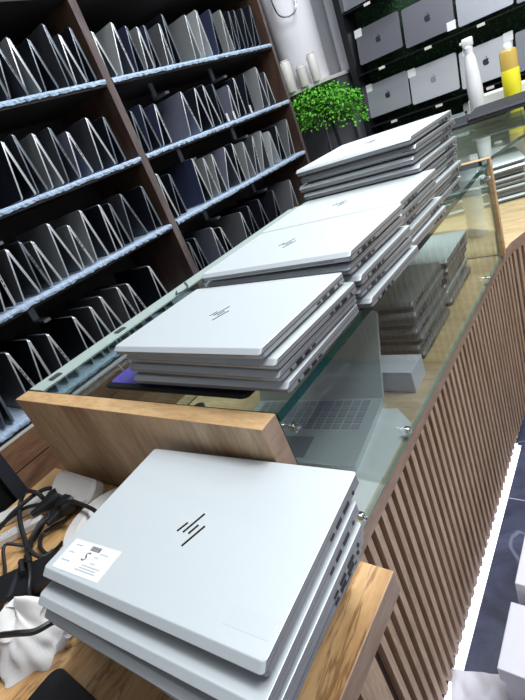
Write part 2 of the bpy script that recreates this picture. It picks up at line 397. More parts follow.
# backing and slats
b = BM()
sm = [s for s in resample(front, .04) if s[0].y > .20]
pts = [(p-Vector((d.y, -d.x, 0))*.0156) for p, d in sm]; pts2 = [(p-Vector((d.y, -d.x, 0))*.020) for p, d in sm]
for a, c, a2, c2 in zip(pts, pts[1:], pts2, pts2[1:]):
    vs = [b.verts.new((q.x, q.y, z)) for q in (a, c, c2, a2) for z in (FL+.05, DK-.036)]
    for ids in ((0, 2, 3, 1), (4, 6, 7, 5), (1, 3, 5, 7), (0, 6, 4, 2), (0, 1, 7, 6), (2, 4, 5, 3)): b.faces.new([vs[i] for i in ids])
obj('backing', b, 'slat_back', ctr, off)
b = BM()
for p, d in resample(front, .0300):
    if p.y < .335 and p.x < -.29: continue
    n = Vector((d.y, -d.x, 0)); w2 = .0074
    c = [p-d*w2-n*.0155, p+d*w2-n*.0155, p+d*w2, p-d*w2]
    prism(b, [(q.x, q.y) for q in c], FL+.03, DK-.0355)
for y0, y1 in ((.262, .320), (.178, .236), (.095, .150), (0.0, .065), (-.09, -.03)):
    box(b, -.363, -.352, y0, y1, FL+.03, DK-.0355)
obj('slatted_front', b, 'slat', ctr, off)
b = BM(); box(b, -.385, -.370, -.5, .32, FL+.05, -.5365); obj('side_backing', b, 'black', ctr, off)
# LED strip
led = thing('led_strip', 'glowing white led strip along the foot of the slats on the marble', 'light strip', (-.33, .6, FL)); lo = (.33, -.6, ZO)
b = BM(); box(b, -.364, -.3405, -.4, 1.30, FL, FL+.004); obj('channel', b, 'led_rail', led, lo)
b = BM()
y = -.35
while y < 1.29: box(b, -.3440, -.3415, y, y+.0042, FL+.004, FL+.0052); y += .0085
obj('diodes', b, 'led', led, lo)
b = BM(); box(b, -.360, -.352, -.4, 1.30, FL+.0045, FL+.010); obj('light_tube', b, emis('led_tube', (.80, .86, 1.), 7.), led, lo)

# ------------------------------------------------------------------ glass showcase
gc = thing('glass_showcase', 'glass showcase with oak end panel and green edged glass top', 'display case', (-.68, .9, DK)); go = (.68, -.9, -DK)
b = BM(); box(b, -1.022, -.351, .303, .334, DK+.0003, -.2995, 0, .0008)
for f in b.faces:
    if f.normal.z > .7: f.material_index = 1
    elif f.normal.x > .7: f.material_index = 2
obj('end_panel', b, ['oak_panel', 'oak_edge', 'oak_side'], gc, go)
def gl_box(x0, x1, y0, y1, z0, z1, thin):
    b = BM(); box(b, x0, x1, y0, y1, z0, z1)
    for f in b.faces:
        f.material_index = 0 if abs(getattr(f.normal, thin)) > .7 else 1
    return b
def classify(b, thin):
    b.normal_update()
    for f in b.faces: f.material_index = 0 if abs(getattr(f.normal, thin)) > .7 else 1
b = BM(); prism(b, [(-1.010, .335), (-.348, .335), (-.342, .9), (-.338, 1.436), (-1.010, 1.436)], -.3125, -.2995); classify(b, 'z'); obj('top_glass', b, ['glass_top', 'glass_edge'], gc, go)
b = BM(); prism(b, [(-.357, .335), (-.351, .335), (-.341, 1.425), (-.347, 1.425)], DK+.0005, -.3135); classify(b, 'x'); obj('front_glass', b, ['glass', 'glass_edge_pale'], gc, go)
b = BM(); box(b, -1.0, -.335, 1.44, 1.462, -.312, -.298); obj('frame_bar', b, 'oak_edge', gc, go)
b = BM(); box(b, -.352, -.334, 1.44, 1.462, DK+.0005, -.312); obj('frame_post', b, 'oak_edge', gc, go)
b = BM(); box(b, -1.0, -.982, 1.44, 1.462, DK+.0005, -.312); obj('frame_post', b, 'oak_edge', gc, go)
b = gl_box(-.981, -.353, 1.448, 1.454, DK+.0005, -.312, 'y'); obj('end_glass', b, ['glass', 'glass_edge'], gc, go)
b = BM()
prism(b, [(-1.014, .336), (-.958, .336), (-.958, 1.439), (-1.014, 1.439)], -.2993, -.2965); obj('back_rail', b, 'mint_rail', gc, go)
b = gl_box(-1.0, -.994, .336, 1.438, DK+.0005, -.313, 'x'); obj('back_glass', b, ['glass', 'glass_edge'], gc, go)
for x, y in ((-.978, .382), (-.984, .575)):
    b = BM(); slab_rr(b, .020, .026, .003, -.2970, -.2940, x, y); o = obj('rail_clip', b, 'ink', gc, go)
b = BM(); tube(b, [(-.975, .775, -.2945), (-.955, .755, -.2945), (-.945, .775, -.2945), (-.955, .80, -.2945), (-1.0, .835, -.2945)], .0022, 6); obj('wire_hook', b, 'ink', gc, go, smooth=True)
def corner_clip(x, y, z):
    b = BM(); cyl(b, (x, y, z), (x+.006, y-.002, z), .0042, n=12); cyl(b, (x+.006, y-.002, z), (x+.008, y-.003, z), .0022, n=12); box(b, x-.008, x+.001, y-.004, y+.006, z-.006, z+.004, 0, .0012)
    return obj('glass_clip', b, 'chrome', gc, go, smooth=True)
corner_clip(-.345, .352, -.335); corner_clip(-.345, .41, DK+.025); corner_clip(-.338, 1.405, -.34); corner_clip(-.339, 1.25, DK+.02)
corner_clip(-.345, .62, DK+.02)
b = BM(); cyl(b, (-.505, .345, -.318), (-.505, .345, -.3095), .010, n=12); box(b, -.52, -.495, .334, .342, -.322, -.3095); obj('glass_clip', b, 'chrome', gc, go, smooth=True)

# second showcase behind, curved green glass edge, on the same deck
g2 = thing('curved_glass_showcase', 'glass case with curved dark green glass edge behind the wooden frame', 'display case', (-.2, 2.0, DK)); o2 = (.2, -2.0, -DK)
cv = [(-.336, 1.468), (-.325, 1.50), (-.312, 1.56), (-.295, 1.63), (-.265, 1.70), (-.21, 1.765), (-.13, 1.81), (0, 1.84), (1.2, 1.85)]
b = BM(); prism(b, cv+[(1.2, 2.65), (-1.0, 2.65), (-1.0, 1.468)], -.309, -.2995); classify(b, 'z'); obj('top_glass', b, ['glass_top', 'glass_edge'], g2, o2)
b = BM(); box(b, -.99, 1.18, 2.64, 2.652, DK+.0005, -.314); obj('back_board', b, plain('pale_back_board', (.62, .68, .66), .4), g2, o2)
for x in (-.44, .3, 1.15):
    b = BM(); cyl(b, (x, 2.60, DK+.0005), (x, 2.60, -.31), .008); obj('support_post', b, 'chrome', g2, o2)

# things inside the front showcase
def thing_laptop_open(label, loc, rz):
    t = thing('open_laptop', label, 'laptop', loc, rz)
    b = BM(); slab_rr(b, .31, .21, .008, 0, .016); obj('base', b, 'silver', t)
    b = BM()
    for r_ in range(5):
        for c_ in range(13): box(b, -.135+c_*.0208, -.135+c_*.0208+.017, -.005+r_*.019, -.005+r_*.019+.0155, .016, .0172)
    obj('keyboard', b, 'ink_grey', t)
    b = BM(); box(b, -.045, .045, -.09, -.03, .016, .0164); obj('touchpad', b, 'silver_side', t)
    b = BM(); slab_rr(b, .31, .2, .008, -.004, .004); l = obj('screen', b, 'silver', t, (0, .142, .085), (math.radians(58), 0, 0))
    return t
st = []
for i in range(7):
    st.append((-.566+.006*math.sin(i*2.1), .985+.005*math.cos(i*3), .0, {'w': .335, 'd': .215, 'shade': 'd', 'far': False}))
stack(st, -.438, DK+.0005, 'the front stack inside the glass case', 'laptops in the front stack inside the glass case', logo=None)
st = []
for i in range(6):
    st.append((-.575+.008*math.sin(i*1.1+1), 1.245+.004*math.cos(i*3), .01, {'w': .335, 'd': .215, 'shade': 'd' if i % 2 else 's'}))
stack(st, -.455, DK+.0005, 'the farther stack inside the glass case', 'laptops in the farther stack inside the glass case', logo=None)
b = BM(); box(b, -.11, .09, -.035, .035, 0, .05, 0, .001); box(b, -.005, .02, -.0356, -.035, .034, .038, 1)  # solid box modelled in place of cartons mirrored in the front glass
o = obj('white_carton', b, ['lavender_white', 'red'], None, (-.47, .790, DK+.0005), (0, 0, .02)); tag(o, 'long white box with red mark standing in for cartons reflected in the front glass', 'box')
thing_laptop_open('open laptop with grey keyboard standing inside the glass case', (-.575, .60, DK+.0005), .12)
def sheet(name, label, cat, pts, z, mat='paper', h=.0012, wob=.0):
    b = BM(); prism(b, pts, 0, h)
    cx = sum(p[0] for p in pts)/len(pts); cy = sum(p[1] for p in pts)/len(pts)
    for v in b.verts: v.co.x -= cx; v.co.y -= cy
    o = obj(name, b, mat, None, (cx, cy, z)); tag(o, label, cat); return o
sheet('paper_sheet', 'large white paper sheet by the front glass inside the case', 'paper', [(-.47, .44), (-.36, .42), (-.358, .66), (-.40, .70), (-.475, .69)], DK+.0005)
sheet('paper_sheet', 'white folded leaflet beneath the glass top behind the oak panel', 'paper', [(-.93, .56), (-.85, .555), (-.80, .61), (-.90, .62)], DK+.0005)
sheet('paper_sheet', 'grey printed sheet lying on the deck next to the open laptop', 'paper', [(-.80, .36), (-.49, .36), (-.50, .475), (-.80, .48)], DK+.0005, 'paper')
# folder under the front stack
b = BM(); slab_rr(b, .345, .235, .012, 0, .0056, 0, 0, 1, .001)
f0 = thing('purple_folder', 'thin purple folder with black edge beneath the front glass top stack', 'folder', (-.583, .474, -.2993), -.01)
obj('cover', b, ['purple', 'black'], f0)
b = BM(); slab_rr(b, .333, .218, .010, .0052, .0058, -.003, .004); obj('purple_face', b, 'purple', f0)

# ------------------------------------------------------------------ shelving unit at the left wall
SX = -1.85
su = thing('shelving_unit', 'tall dark walnut shelving unit full of tented laptops by the left wall', 'shelving', (-2.05, 1.4, FL)); so = (2.05, -1.4, ZO)
b = BM(); box(b, -2.30, -2.28, -.4, 3.06, FL, 1.55); obj('back_panel', b, 'walnut_dark', su, so)
for y0, y1 in ((-.4, -.37), (1.622, 1.662), (3.035, 3.063)):
    b = BM(); box(b, -2.279, SX, y0, y1, FL, 1.55)
    b.normal_update()
    for f in b.faces:
        if f.normal.x > .7: f.material_index = 1
    obj('upright_panel', b, ['walnut', 'walnut_edge'], su, so)
BZ = [.42, .08, -.255, -.625]
bays = [(-.37, 1.622), (1.662, 3.035)]
for z in [1.11, .765]+BZ:
    for y0, y1 in bays:
        b = BM(); box(b, -2.279, SX-.004, y0, y1, z-.030, z-.011); obj('shelf_board', b, 'walnut_dark', su, so)
        if z in BZ[:3]:
            for yy in (y0+.25*(y1-y0)+.22*(y0 < 0), y0+.55*(y1-y0)+.1):
                b = BM(); box(b, -2.0, -1.988, yy, yy+.03, z-.10, z-.031); box(b, -2.0, -1.90, yy, yy+.03, z-.112, z-.10); obj('bracket', b, 'edge_dim', su, so)
for y0, y1 in bays:
    b = BM(); box(b, -2.279, SX+.004, y0, y1, FL+.02, -.668, 0); 
    obj('drawer_front', b, 'brown_plank', su, so)
    b = BM(); box(b, -2.27, SX+.0055, y0, y1, -.668, -.660); obj('trim_strip', b, 'white_plastic', su, so)
    for zz in (-.775,):
        b = BM(); box(b, SX+.0035, SX+.0048, y0, y1, zz-.002, zz+.002); obj('drawer_gap', b, 'black', su, so)
def fleece(z, y0, y1, label):
    b = BM(); nx, ny = 8, int((y1-y0)/.012)
    rnd = random.Random(int(z*1000)+int(y0*77))
    prof = [(-2.26, 0), (-2.1, .001), (-1.95, .001), (SX-.006, .001), (SX+.004, -.003), (SX+.006, -.010), (SX+.003, -.0185), (SX-.003, -.0195)]
    rows = []
    for j in range(ny+1):
        y = y0+(y1-y0)*j/ny; s = rnd.uniform(-.003, .003); s2 = rnd.uniform(-.0035, .0025)
        rows.append([b.verts.new((px+(s if i in (4, 5) else 0), y, pz+(s2 if i > 5 else 0)+rnd.uniform(-.0008, .0008))) for i, (px, pz) in enumerate(prof)])
    under = [[b.verts.new((-2.26, y0+(y1-y0)*j/ny, -.0095)), b.verts.new((SX-.004, y0+(y1-y0)*j/ny, -.0095))] for j in range(ny+1)]
    for j in range(ny):
        a, c = rows[j], rows[j+1]
        for i in range(len(prof)-1): b.faces.new((a[i], a[i+1], c[i+1], c[i]))
    o = obj('fleece_mat', b, 'fleece', None, (0, 0, z)); 
    tag(o, label, 'mat', 'blue fleece shelf mats')
RN = ['top', 'second', 'third', 'bottom']
for i, z in enumerate(BZ):
    for j, (y0, y1) in enumerate(bays):
        fleece(z-.0015, y0+.002, y1-.002, 'blue fluffy mat on the %s shelf of the %s bay' % (RN[i], ('left', 'right')[j]))

TENTS = {
'1L':[(1.169,.179,1.114,1.164,'d'),(1.223,.194,1.167,1.248,'d'),(1.29,.21,1.249,1.317,'s'),(1.37,.196,1.334,1.398,'k'),(1.468,.24,1.449,1.487,'d'),(1.521,.197,1.49,1.549,'d'),(1.59,.219,1.556,1.605,'k')],
'1R':[(1.692,.193,1.677,1.727,'w'),(1.831,.219,1.765,1.84,'w'),(1.908,.2,1.865,1.915,'n'),(1.972,.188,1.928,1.978,'s'),(2.021,.192,1.984,2.024,'n'),(2.131,.192,2.084,2.124,'g'),(2.178,.231,2.135,2.187,'k'),(2.349,.215,2.305,2.357,'s'),(2.444,.23,2.382,2.455,'w'),(2.559,.225,2.507,2.556,'n'),(2.657,.218,2.611,2.667,'s'),(2.737,.21,2.682,2.722,'k'),(2.798,.212,2.735,2.789,'k'),(2.868,.213,2.812,2.868,'k'),(2.962,.223,2.89,2.947,'k')],
'2L':[(1.045,.217,.999,1.063,'k'),(1.105,.232,1.08,1.125,'d'),(1.184,.216,1.147,1.204,'s'),(1.263,.221,1.227,1.286,'d'),(1.338,.189,1.295,1.366,'l'),(1.455,.219,1.415,1.494,'d'),(1.541,.204,1.498,1.554,'k')],
'2R':[(1.71,.196,1.673,1.721,'k'),(1.776,.21,1.73,1.798,'n'),(1.874,.197,1.822,1.883,'n'),(2.087,.216,2.031,2.123,'l'),(2.202,.217,2.13,2.229,'k'),(2.279,.22,2.245,2.316,'k'),(2.352,.212,2.325,2.366,'k'),(2.483,.184,2.43,2.483,'l'),(2.564,.213,2.499,2.567,'k'),(2.674,.22,2.604,2.671,'k'),(2.814,.236,2.758,2.827,'s'),(2.898,.197,2.845,2.919,'d')],
'3L':[(.77,.202,.71,.757,'k'),(.842,.204,.793,.869,'g'),(.901,.21,.875,.921,'d'),(.949,.193,.929,.977,'g'),(1.047,.229,1.01,1.084,'s'),(1.124,.192,1.092,1.149,'s'),(1.207,.226,1.164,1.232,'s'),(1.306,.215,1.276,1.317,'k'),(1.362,.204,1.331,1.378,'k'),(1.442,.22,1.392,1.489,'d'),(1.576,.215,1.544,1.592,'k')],
'3R':[(1.697,.239,1.672,1.72,'k'),(1.774,.214,1.731,1.785,'k'),(1.975,.237,1.94,2.002,'n'),(2.064,.218,2.016,2.079,'s'),(2.135,.219,2.088,2.149,'s'),(2.256,.224,2.159,2.281,'l'),(2.339,.226,2.291,2.347,'k'),(2.432,.211,2.373,2.445,'s'),(2.551,.221,2.457,2.505,'d'),(2.648,.226,2.546,2.629,'s'),(2.728,.205,2.657,2.75,'w'),(2.821,.22,2.758,2.828,'k'),(2.972,.23,2.881,2.945,'g')],
'4L':[(.53,.24,.47,.508,'d'),(.628,.249,.591,.65,'g'),(.722,.259,.66,.72,'k'),(.798,.225,.765,.826,'g'),(.934,.229,.906,.973,'k'),(1.02,.229,.996,1.056,'g'),(1.091,.243,1.074,1.137,'g'),(1.185,.24,1.158,1.222,'g'),(1.249,.227,1.232,1.293,'g'),(1.405,.27,1.38,1.445,'k')],
'4R':[(1.699,.256,1.675,1.72,'k'),(1.76,.253,1.735,1.789,'k'),(1.909,.254,1.88,1.944,'l'),(1.973,.223,1.959,2.023,'k'),(2.182,.235,2.142,2.212,'g'),(2.262,.262,2.227,2.296,'k'),(2.382,.279,2.347,2.423,'k'),(2.552,.268,2.477,2.553,'k'),(2.783,.28,2.702,2.79,'g')]}
CN = {'k': 'black', 'd': 'dark grey', 'g': 'grey', 's': 'silver', 'w': 'pale silver', 'n': 'navy', 'l': 'lavender grey'}
NTH = ['first', 'second', 'third', 'fourth', 'fifth', 'sixth', 'seventh', 'eighth', 'ninth', 'tenth', 'eleventh', 'twelfth', 'thirteenth', 'fourteenth', 'fifteenth']
def slab_between(y0, z0, y1, z1, th, x0, x1, side, shellm, edgem, name, parent, loc):
    """laptop half leaning in the shelf: from foot (y0,z0) to the hinge (y1,z1); rounded corners, bright rim"""
    L = math.hypot(y1-y0, z1-z0); w = x1-x0; b = BM()
    # local: u along leg, v across (x), t thickness
    R0 = rrect(w, L, .010, 3); R1 = rrect(w-.0016, L-.0016, .009, 3)
    loft(b, [[(x, y, 0) for x, y in R1], [(x, y, th*.15) for x, y in R0], [(x, y, th*.85) for x, y in R0], [(x, y, th) for x, y in R1]], 1)
    b.normal_update()
    for f in b.faces:
        if abs(f.normal.z) > .9: f.material_index = 0
    a = math.atan2(z1-z0, y1-y0)
    mt = Matrix.Translation(((x0+x1)/2, (y0+y1)/2, (z0+z1)/2)) @ Matrix.Rotation(a, 4, 'X') @ Matrix.Translation((0, 0, 0 if side > 0 else -th))
    b.transform(mt)
    return obj(name, b, [shellm, edgem], parent, loc, smooth=True)
rnd = random.Random(3)
for key, lst in TENTS.items():
    z = BZ[int(key[0])-1]; bay = {'L': 'left', 'R': 'right'}[key[1]]; lim = bays[0 if key[1] == 'L' else 1]
    for i, (ay, h, l, r, c) in enumerate(lst):
        l = max(l, lim[0]+.012); r = max(r, l+.035); r = min(r, lim[1]-.012)
        ay = min(max(ay, l+.004), r+.035, lim[1]-.016)
        h = min(h, .245)
        xf = SX-.012-rnd.uniform(0, .012); w = .315+rnd.uniform(-.02, .012)
        lab = '%s tented laptop, %s from left, %s shelf, %s bay' % (CN[c], NTH[i], RN[int(key[0])-1], bay)
        t = thing('tented_laptop', lab, 'laptop', (xf-w/2, (l+r)/2, z), 0, 'tented laptops on the shelves')
        lc = (w/2-xf, -(l+r)/2, 0)
        em = 'edge_bright' if c in 'swlg' or rnd.random() < .35 else 'edge_dim'
        th1 = .0065; th2 = .0105
        slab_between(l, .004, ay-.001, h, th1, xf-w, xf, 1, 't_'+c, em, 'lid', t, lc)
        slab_between(r, .006, ay+.002, h-.003, th2, xf-w, xf, 1, 't_'+('k' if c in 'kn' else 'd' if rnd.random() < .5 else c), em, 'base', t, lc)
        b = BM(); cyl(b, (xf-w+.02, ay+.001, h-.002), (xf-.02, ay+.001, h-.002), .0048, n=8); obj('hinge', b, 't_k', t, lc, smooth=True)
        if rnd.random() < .4:
            dy, dz = ay-r, h-.006; L = math.hypot(dy, dz)
            b = BM()
            for f_ in (.35, .45, .53, .60):
                box(b, xf-.001, xf+.0006, -.006, .006, -.0018, .0018); 
                vs = b.verts[-8:] if False else None
            b.free(); b = BM(); a = math.atan2(dz, dy)
            for f_ in (.42, .52, .60, .66):
                bb = bmesh.ops.create_cube(b, size=1)['verts']
                bmesh.ops.transform(b, matrix=Matrix.Translation((xf, r+dy*f_-.005*math.sin(a), .006+dz*f_+.005*math.cos(a))) @ Matrix.Rotation(a, 4, 'X') @ Matrix.Diagonal((.0014, .011, .004, 1)), verts=bb)
            obj('ports', b, 'port', t, lc)
# small paper tags standing between laptops on the second shelf, right bay
for y in (2.36, 2.425, 2.60):
    b = BM(); box(b, -.0006, .0006, -.014, .014, 0, .045); o = obj('price_card', b, 'paper', None, (SX-.003, y, BZ[1]+.001), (0, 0, .3))
    tag(o, {2.36: 'leftmost small white price card on the second shelf of the right bay', 2.425: 'middle small white price card on the second shelf', 2.60: 'rightmost small white price card on the second shelf'}[y], 'price card', 'price cards on the second shelf')

# black cabinet at the far left
bc = thing('black_equipment_cabinet', 'black cabinet with grey corner post left of the desk', 'cabinet', (-1.5, 0.05, FL))
b = BM(); box(b, -.22, .13, -.45, .24, 0, 1.2); obj('body', b, 'black', bc)
b = BM(); box(b, .131, .150, .205, .241, 0, 1.2); obj('corner_post', b, 'charcoal', bc)

# ------------------------------------------------------------------ far display wall with laptops
YW = 3.56; kx = YW/3.3
def at33(x, z): return (x*kx, z*kx)
b = BM(); box(b, -1.53, 1.2, YW+.085, YW+.12, FL, 1.4); gp = obj('grass_wall_panel', b, 'leaf_dark'); tag(gp, 'dark artificial grass backing behind the displayed laptops', 'wall panel')
gb = BM(); rg = random.Random(5)
for i in range(9000):
    x = rg.uniform(-1.5, .15); z = rg.uniform(-.7, .75); y = YW+.0795; s = rg.uniform(.012, .026); a = rg.uniform(0, PI*2)
    d = Vector((math.cos(a), -rg.uniform(.4, 1.4), math.sin(a))).normalized()*s; u = d.cross(Vector((rg.uniform(-1, 1), rg.uniform(-1, 1), rg.uniform(-1, 1)))).normalized()*.003
    p = Vector((x, y, z)); gb.faces.new([gb.verts.new(p-u), gb.verts.new(p+u), gb.verts.new(p+d)])
go_ = obj('artificial_grass', gb, plain('grass_blades', (.05, .19, .04), .7, 0, .8, 25)); tag(go_, 'short dark green artificial grass on the display wall', 'artificial grass', None, 'stuff')
b = BM(); box(b, -1.575, -1.532, YW-.10, YW+.12, FL, 1.5); o = obj('black_upright', b, 'black'); tag(o, 'black upright board between the grey wall and the displayed laptops', 'panel')

def apple(b, s, z):
    import math as m_
    pts = []
    # body outline, bitten on the right side, drawn clockwise from the top notch
    raw = [(0, .33), (.12, .39), (.26, .40), (.38, .34), (.45, .25), (.36, .16), (.32, .04), (.36, -.09), (.47, -.18), (.40, -.34), (.28, -.48), (.17, -.52), (0, -.47), (-.17, -.52), (-.30, -.46), (-.42, -.27), (-.48, -.05), (-.45, .17), (-.34, .33), (-.20, .39), (-.10, .37)]
    prism(b, [(x*s, y*s) for x, y in raw[::-1]], z, z+.0006)
    prism(b, [(x*s, y*s) for x, y in [(0, .44), (.02, .58), (.10, .68), (.20, .72), (.19, .60), (.12, .49)][::-1]], z, z+.0006)
def display_laptop(xc, zb, w, h, mat, label, tagpos, roll=0., markmat='ink'):
    t = thing('display_laptop', label, 'laptop', (xc, YW-.055, zb), 0, 'laptops on the grass display wall')
    t.rotation_euler = (math.radians(90-12), roll, 0)
    # local: x width, y up along the lid, z towards the viewer
    def shell(z0, z1, nm, mt):
        b = BM(); slab_rr(b, w, h, .012, z0, z1, 0, h/2, 0, .0012); return obj(nm, b, mt, t, smooth=True)
    shell(-.014, -.005, 'base', mat); shell(-.0045, .0, 'lid', mat)
    b = BM(); apple(b, .040*w/.304, 0.0002); obj('brand_mark', b, markmat, t, (0, h*.52, 0))
    if tagpos:
        tx, ty = tagpos
        b = BM(); box(b, -.026, .026, -.024, .024, 0, .0008); obj('price_tag', b, 'paper', t, (tx*(w/2-.020), h/2+ty*(h/2-.018), .0002))
    return t
rows = [
 (-1.363, .092, .302, .210, 'mac_dark', 'dark grey laptop with dark mark, leftmost on the upper display ledge', (-1, 1)),
 (-1.040, .072, .306, .222, 'mac_dark', 'dark grey laptop with white tag at its lower right corner, upper ledge', (1, -1)),
 (-.720, .062, .298, .215, 'mac_silver', 'bluish silver laptop on the upper ledge beside the dark ones', None),
 (-.408, .052, .298, .215, 'mac_mid', 'mid grey laptop at the right end of the upper ledge', None),
 (-1.385, -.250, .298, .212, 'mac_silver', 'silver laptop with black mark, leftmost on the lower display ledge', (-1, 1)),
 (-1.072, -.262, .306, .212, 'mac_light', 'pale silver laptop with grey mark, second on the lower ledge', (-1, 1)),
 (-.755, -.276, .300, .212, 'mac_light', 'bright silver laptop behind the white spray bottle, lower ledge', (1, 1)),
 (-.440, -.290, .300, .212, 'mac_mid', 'grey laptop at the right edge behind the yellow bottle', None),
 (-1.385, .425, .30, .21, 'mac_mid', 'bluish grey laptop on the topmost display ledge', None),
 (-.76, -.57, .34, .215, 'mac_light', 'white laptop on the lowest ledge beneath the bright silver one', None),
]
for i, (x, z, w, h, mt, lab, tp) in enumerate(rows):
    display_laptop(x, z+.006, w, h, mt, lab, tp, 0, 'silver_dark' if 'grey mark' in lab else 'port')
for j, (z, x0, x1, lab) in enumerate(((.052, -1.53, .2, 'upper'), (-.29, -1.53, .2, 'lower'), (.425, -1.53, -1.22, 'topmost'), (-.57, -.94, -.4, 'lowest'))):
    lg = thing('display_ledge', 'narrow dark %s ledge holding laptops on the grass wall' % lab, 'shelf', ((x0+x1)/2, YW, z-.012), 0, 'display ledges'); w = x1-x0
    b = BM(); box(b, -w/2, w/2, -.09, .076, 0, .006)
    obj('plate', b, 'black', lg)
    for k in range(int(w/.30)+1):
        b = BM(); box(b, -.022, .022, -.094, -.0905, -.014, .002, 0, .001); obj('label_holder', b, 'ivory', lg, (-w/2+.17+k*.31, 0, 0))

# white glossy tank, shelf, bottles, plant on the back wall
tk = thing('white_tank', 'tall glossy white rounded tank standing on the white corner shelf', 'tank', (-1.885, 3.42, .1122), .5)
b = BM(); lathe(b, [(.150, 0), (.165, .02), (.165, 1.0), (.15, 1.03)], 40); obj('body', b, 'glossy_white', tk, smooth=True)
b = BM(); tube(b, [(-.075, -.158, .62), (-.07, -.20, .50), (-.05, -.215, .44), (.0, -.22, .415), (.05, -.215, .43), (.07, -.20, .50), (.075, -.158, .62)], .006, 8); obj('wire_handle', b, 'chrome', tk, smooth=True)
ws = thing('corner_shelf', 'narrow white shelf beneath the glossy white tank', 'shelf', (-1.83, 3.45, .09))
b = BM(); box(b, -.30, .205, -.27, .25, 0, .022, 0, .002); obj('board', b, 'white_plastic', ws)
b = BM(); box(b, .19, .2, -.1, .25, -.12, 0); obj('bracket', b, 'edge_dim', ws)
b = BM(); box(b, -.28, -.27, -.1, .25, -.12, 0); obj('bracket', b, 'edge_dim', ws)
def spray_can(x, y, z, r, h, label, mat='white_plastic'):
    t = thing('spray_can', label, 'bottle', (x, y, z), 0, 'bottles on the corner shelf')
    b = BM(); lathe(b, [(r*.93, 0), (r, .004), (r, h*.90), (r*.9, h*.93), (r*.7, h*.94)], 20); obj('body', b, mat, t, smooth=True)
    b = BM(); lathe(b, [(r*.75, h*.94), (r*.78, h*.985), (r*.6, h)], 16); obj('cap', b, mat, t, smooth=True)
    return t
spray_can(-1.895, 3.195, .1125, .039, .20, 'plain white spray can, leftmost on the white corner shelf')
spray_can(-1.785, 3.195, .1125, .036, .13, 'short white bottle, middle one on the white corner shelf')
sc = spray_can(-1.69, 3.195, .1125, .031, .17, 'white spray can with greenish cap, rightmost on the corner shelf')
b = BM(); box(b, -1.70, -1.628, 3.60, 3.715, FL, 1.5); o = obj('wall_trim_board', b, 'grey_wall'); tag(o, 'grey vertical board beside the black upright', 'panel')

# potted plant on thin stand
pl = thing('hanging_fern', 'bright green leafy plant on a thin stand below the white shelf', 'plant', (-1.70, 3.22, -.875))
gb = BM(); rg = random.Random(11)
for i in range(2600):
    # drooping mound of leaflets
    a = rg.uniform(0, 2*PI); r = math.sqrt(rg.random()); x = r*math.cos(a)*.26; y = r*math.sin(a)*.15; z = .985-.10*r*r-rg.random()*.20*(.75+.25*r)-.05*x/.26
    s = rg.uniform(.016, .030); d = Vector((math.cos(a)*.7+rg.uniform(-.5, .5), math.sin(a)*.7+rg.uniform(-.5, .5)-.3, rg.uniform(-.9, .3))).normalized()*s
    u = d.cross(Vector((rg.uniform(-1, 1), rg.uniform(-1, 1), 1))).normalized()*s*.32; p = Vector((x, y, z))
    vs = [gb.verts.new(p), gb.verts.new(p+d*.5-u), gb.verts.new(p+d), gb.verts.new(p+d*.5+u)]; gb.faces.new(vs)
obj('foliage', gb, 'leaf', pl)
b = BM(); lathe(b, [(.03, .74), (.045, .80), (.048, .84), (.02, .84)], 20); obj('pot', b, 'black', pl, smooth=True)
for (x0, y0), (x1, y1) in (((-.03, 0), (-.15, -.08)), ((.03, 0), (.14, -.08)), ((0, .03), (0, .12)), ((-.05, -.02), (-.06, -.05))):
    b = BM(); cyl(b, (x0*.6, y0*.6, .80), (x1, y1, -.28), .006, n=8); obj('stand_leg', b, 'edge_dim' if x0 == -.05 else 'charcoal', pl)

# ------------------------------------------------------------------ things on the rear glass case
def spray_bottle(x, y, z):
    t = thing('spray_bottle', 'slim white spray bottle standing on the rear glass case', 'bottle', (x, y, z))
    b = BM(); lathe(b, [(.024, 0), (.027, .005), (.027, .10), (.024, .15), (.020, .19), (.013, .215)], 20); obj('body', b, 'white', t, smooth=True)
    b = BM(); lathe(b, [(.014, .213), (.015, .235), (.010, .24)], 14); box(b, -.020, .018, -.010, .010, .236, .268, 0, .006); box(b, -.028, -.018, -.005, .005, .250, .260, 0, .002); obj('spray_head', b, 'white', t, smooth=True)
    b = BM(); tube(b, [(-.016, 0, .238), (-.022, 0, .222), (-.020, 0, .212)], .003, 6); obj('trigger', b, 'white', t, smooth=True)
    return t
o = spray_bottle(-.580, 2.44, -.2993); o.scale = (1.15, 1.15, 1.12)
yb = thing('yellow_bottle', 'clear bottle of amber liquid with bright yellow label', 'bottle', (-.442, 2.46, -.2993))
b = BM(); lathe(b, [(.032, 0), (.034, .004), (.034, .190), (.029, .198), (.015, .202)], 22); obj('body', b, 'amber', yb, smooth=True)
b = BM(); lathe(b, [(.0344, .02), (.0348, .021), (.0348, .125), (.0344, .126)], 22); obj('label_wrap', b, 'yellow', yb, smooth=True)
b = BM(); lathe(b, [(.017, .201), (.018, .212), (.012, .225)], 16); obj('cap', b, 'white', yb, smooth=True)
t = laptop('thick black closed laptop, lower of two at the rear glass edge', (-.575, 2.235, -.2993), .10, .30, .23, True, 'k', None)
t = laptop('large black closed laptop lying on the thick black one, rear glass', (-.335, 2.175, -.2800), .10, .41, .25, True, 'k', None); t.scale = (1, 1, 1.3)
b = BM(); box(b, -.10, .10, -.09, .09, 0, .0185, 0, .001); o_ = obj('dark_tray', b, 'black', None, (-.26, 2.20, -.2993), (0, 0, .1)); tag(o_, 'flat dark tray under the large black laptop', 'tray')
b = BM(); box(b, -.14, .14, -.05, .05, 0, .05, 0, .002); o_ = obj('white_carton', b, 'white', None, (-.50, 2.585, -.2993)); tag(o_, 'flat white carton behind the bottles on the rear glass case', 'box')
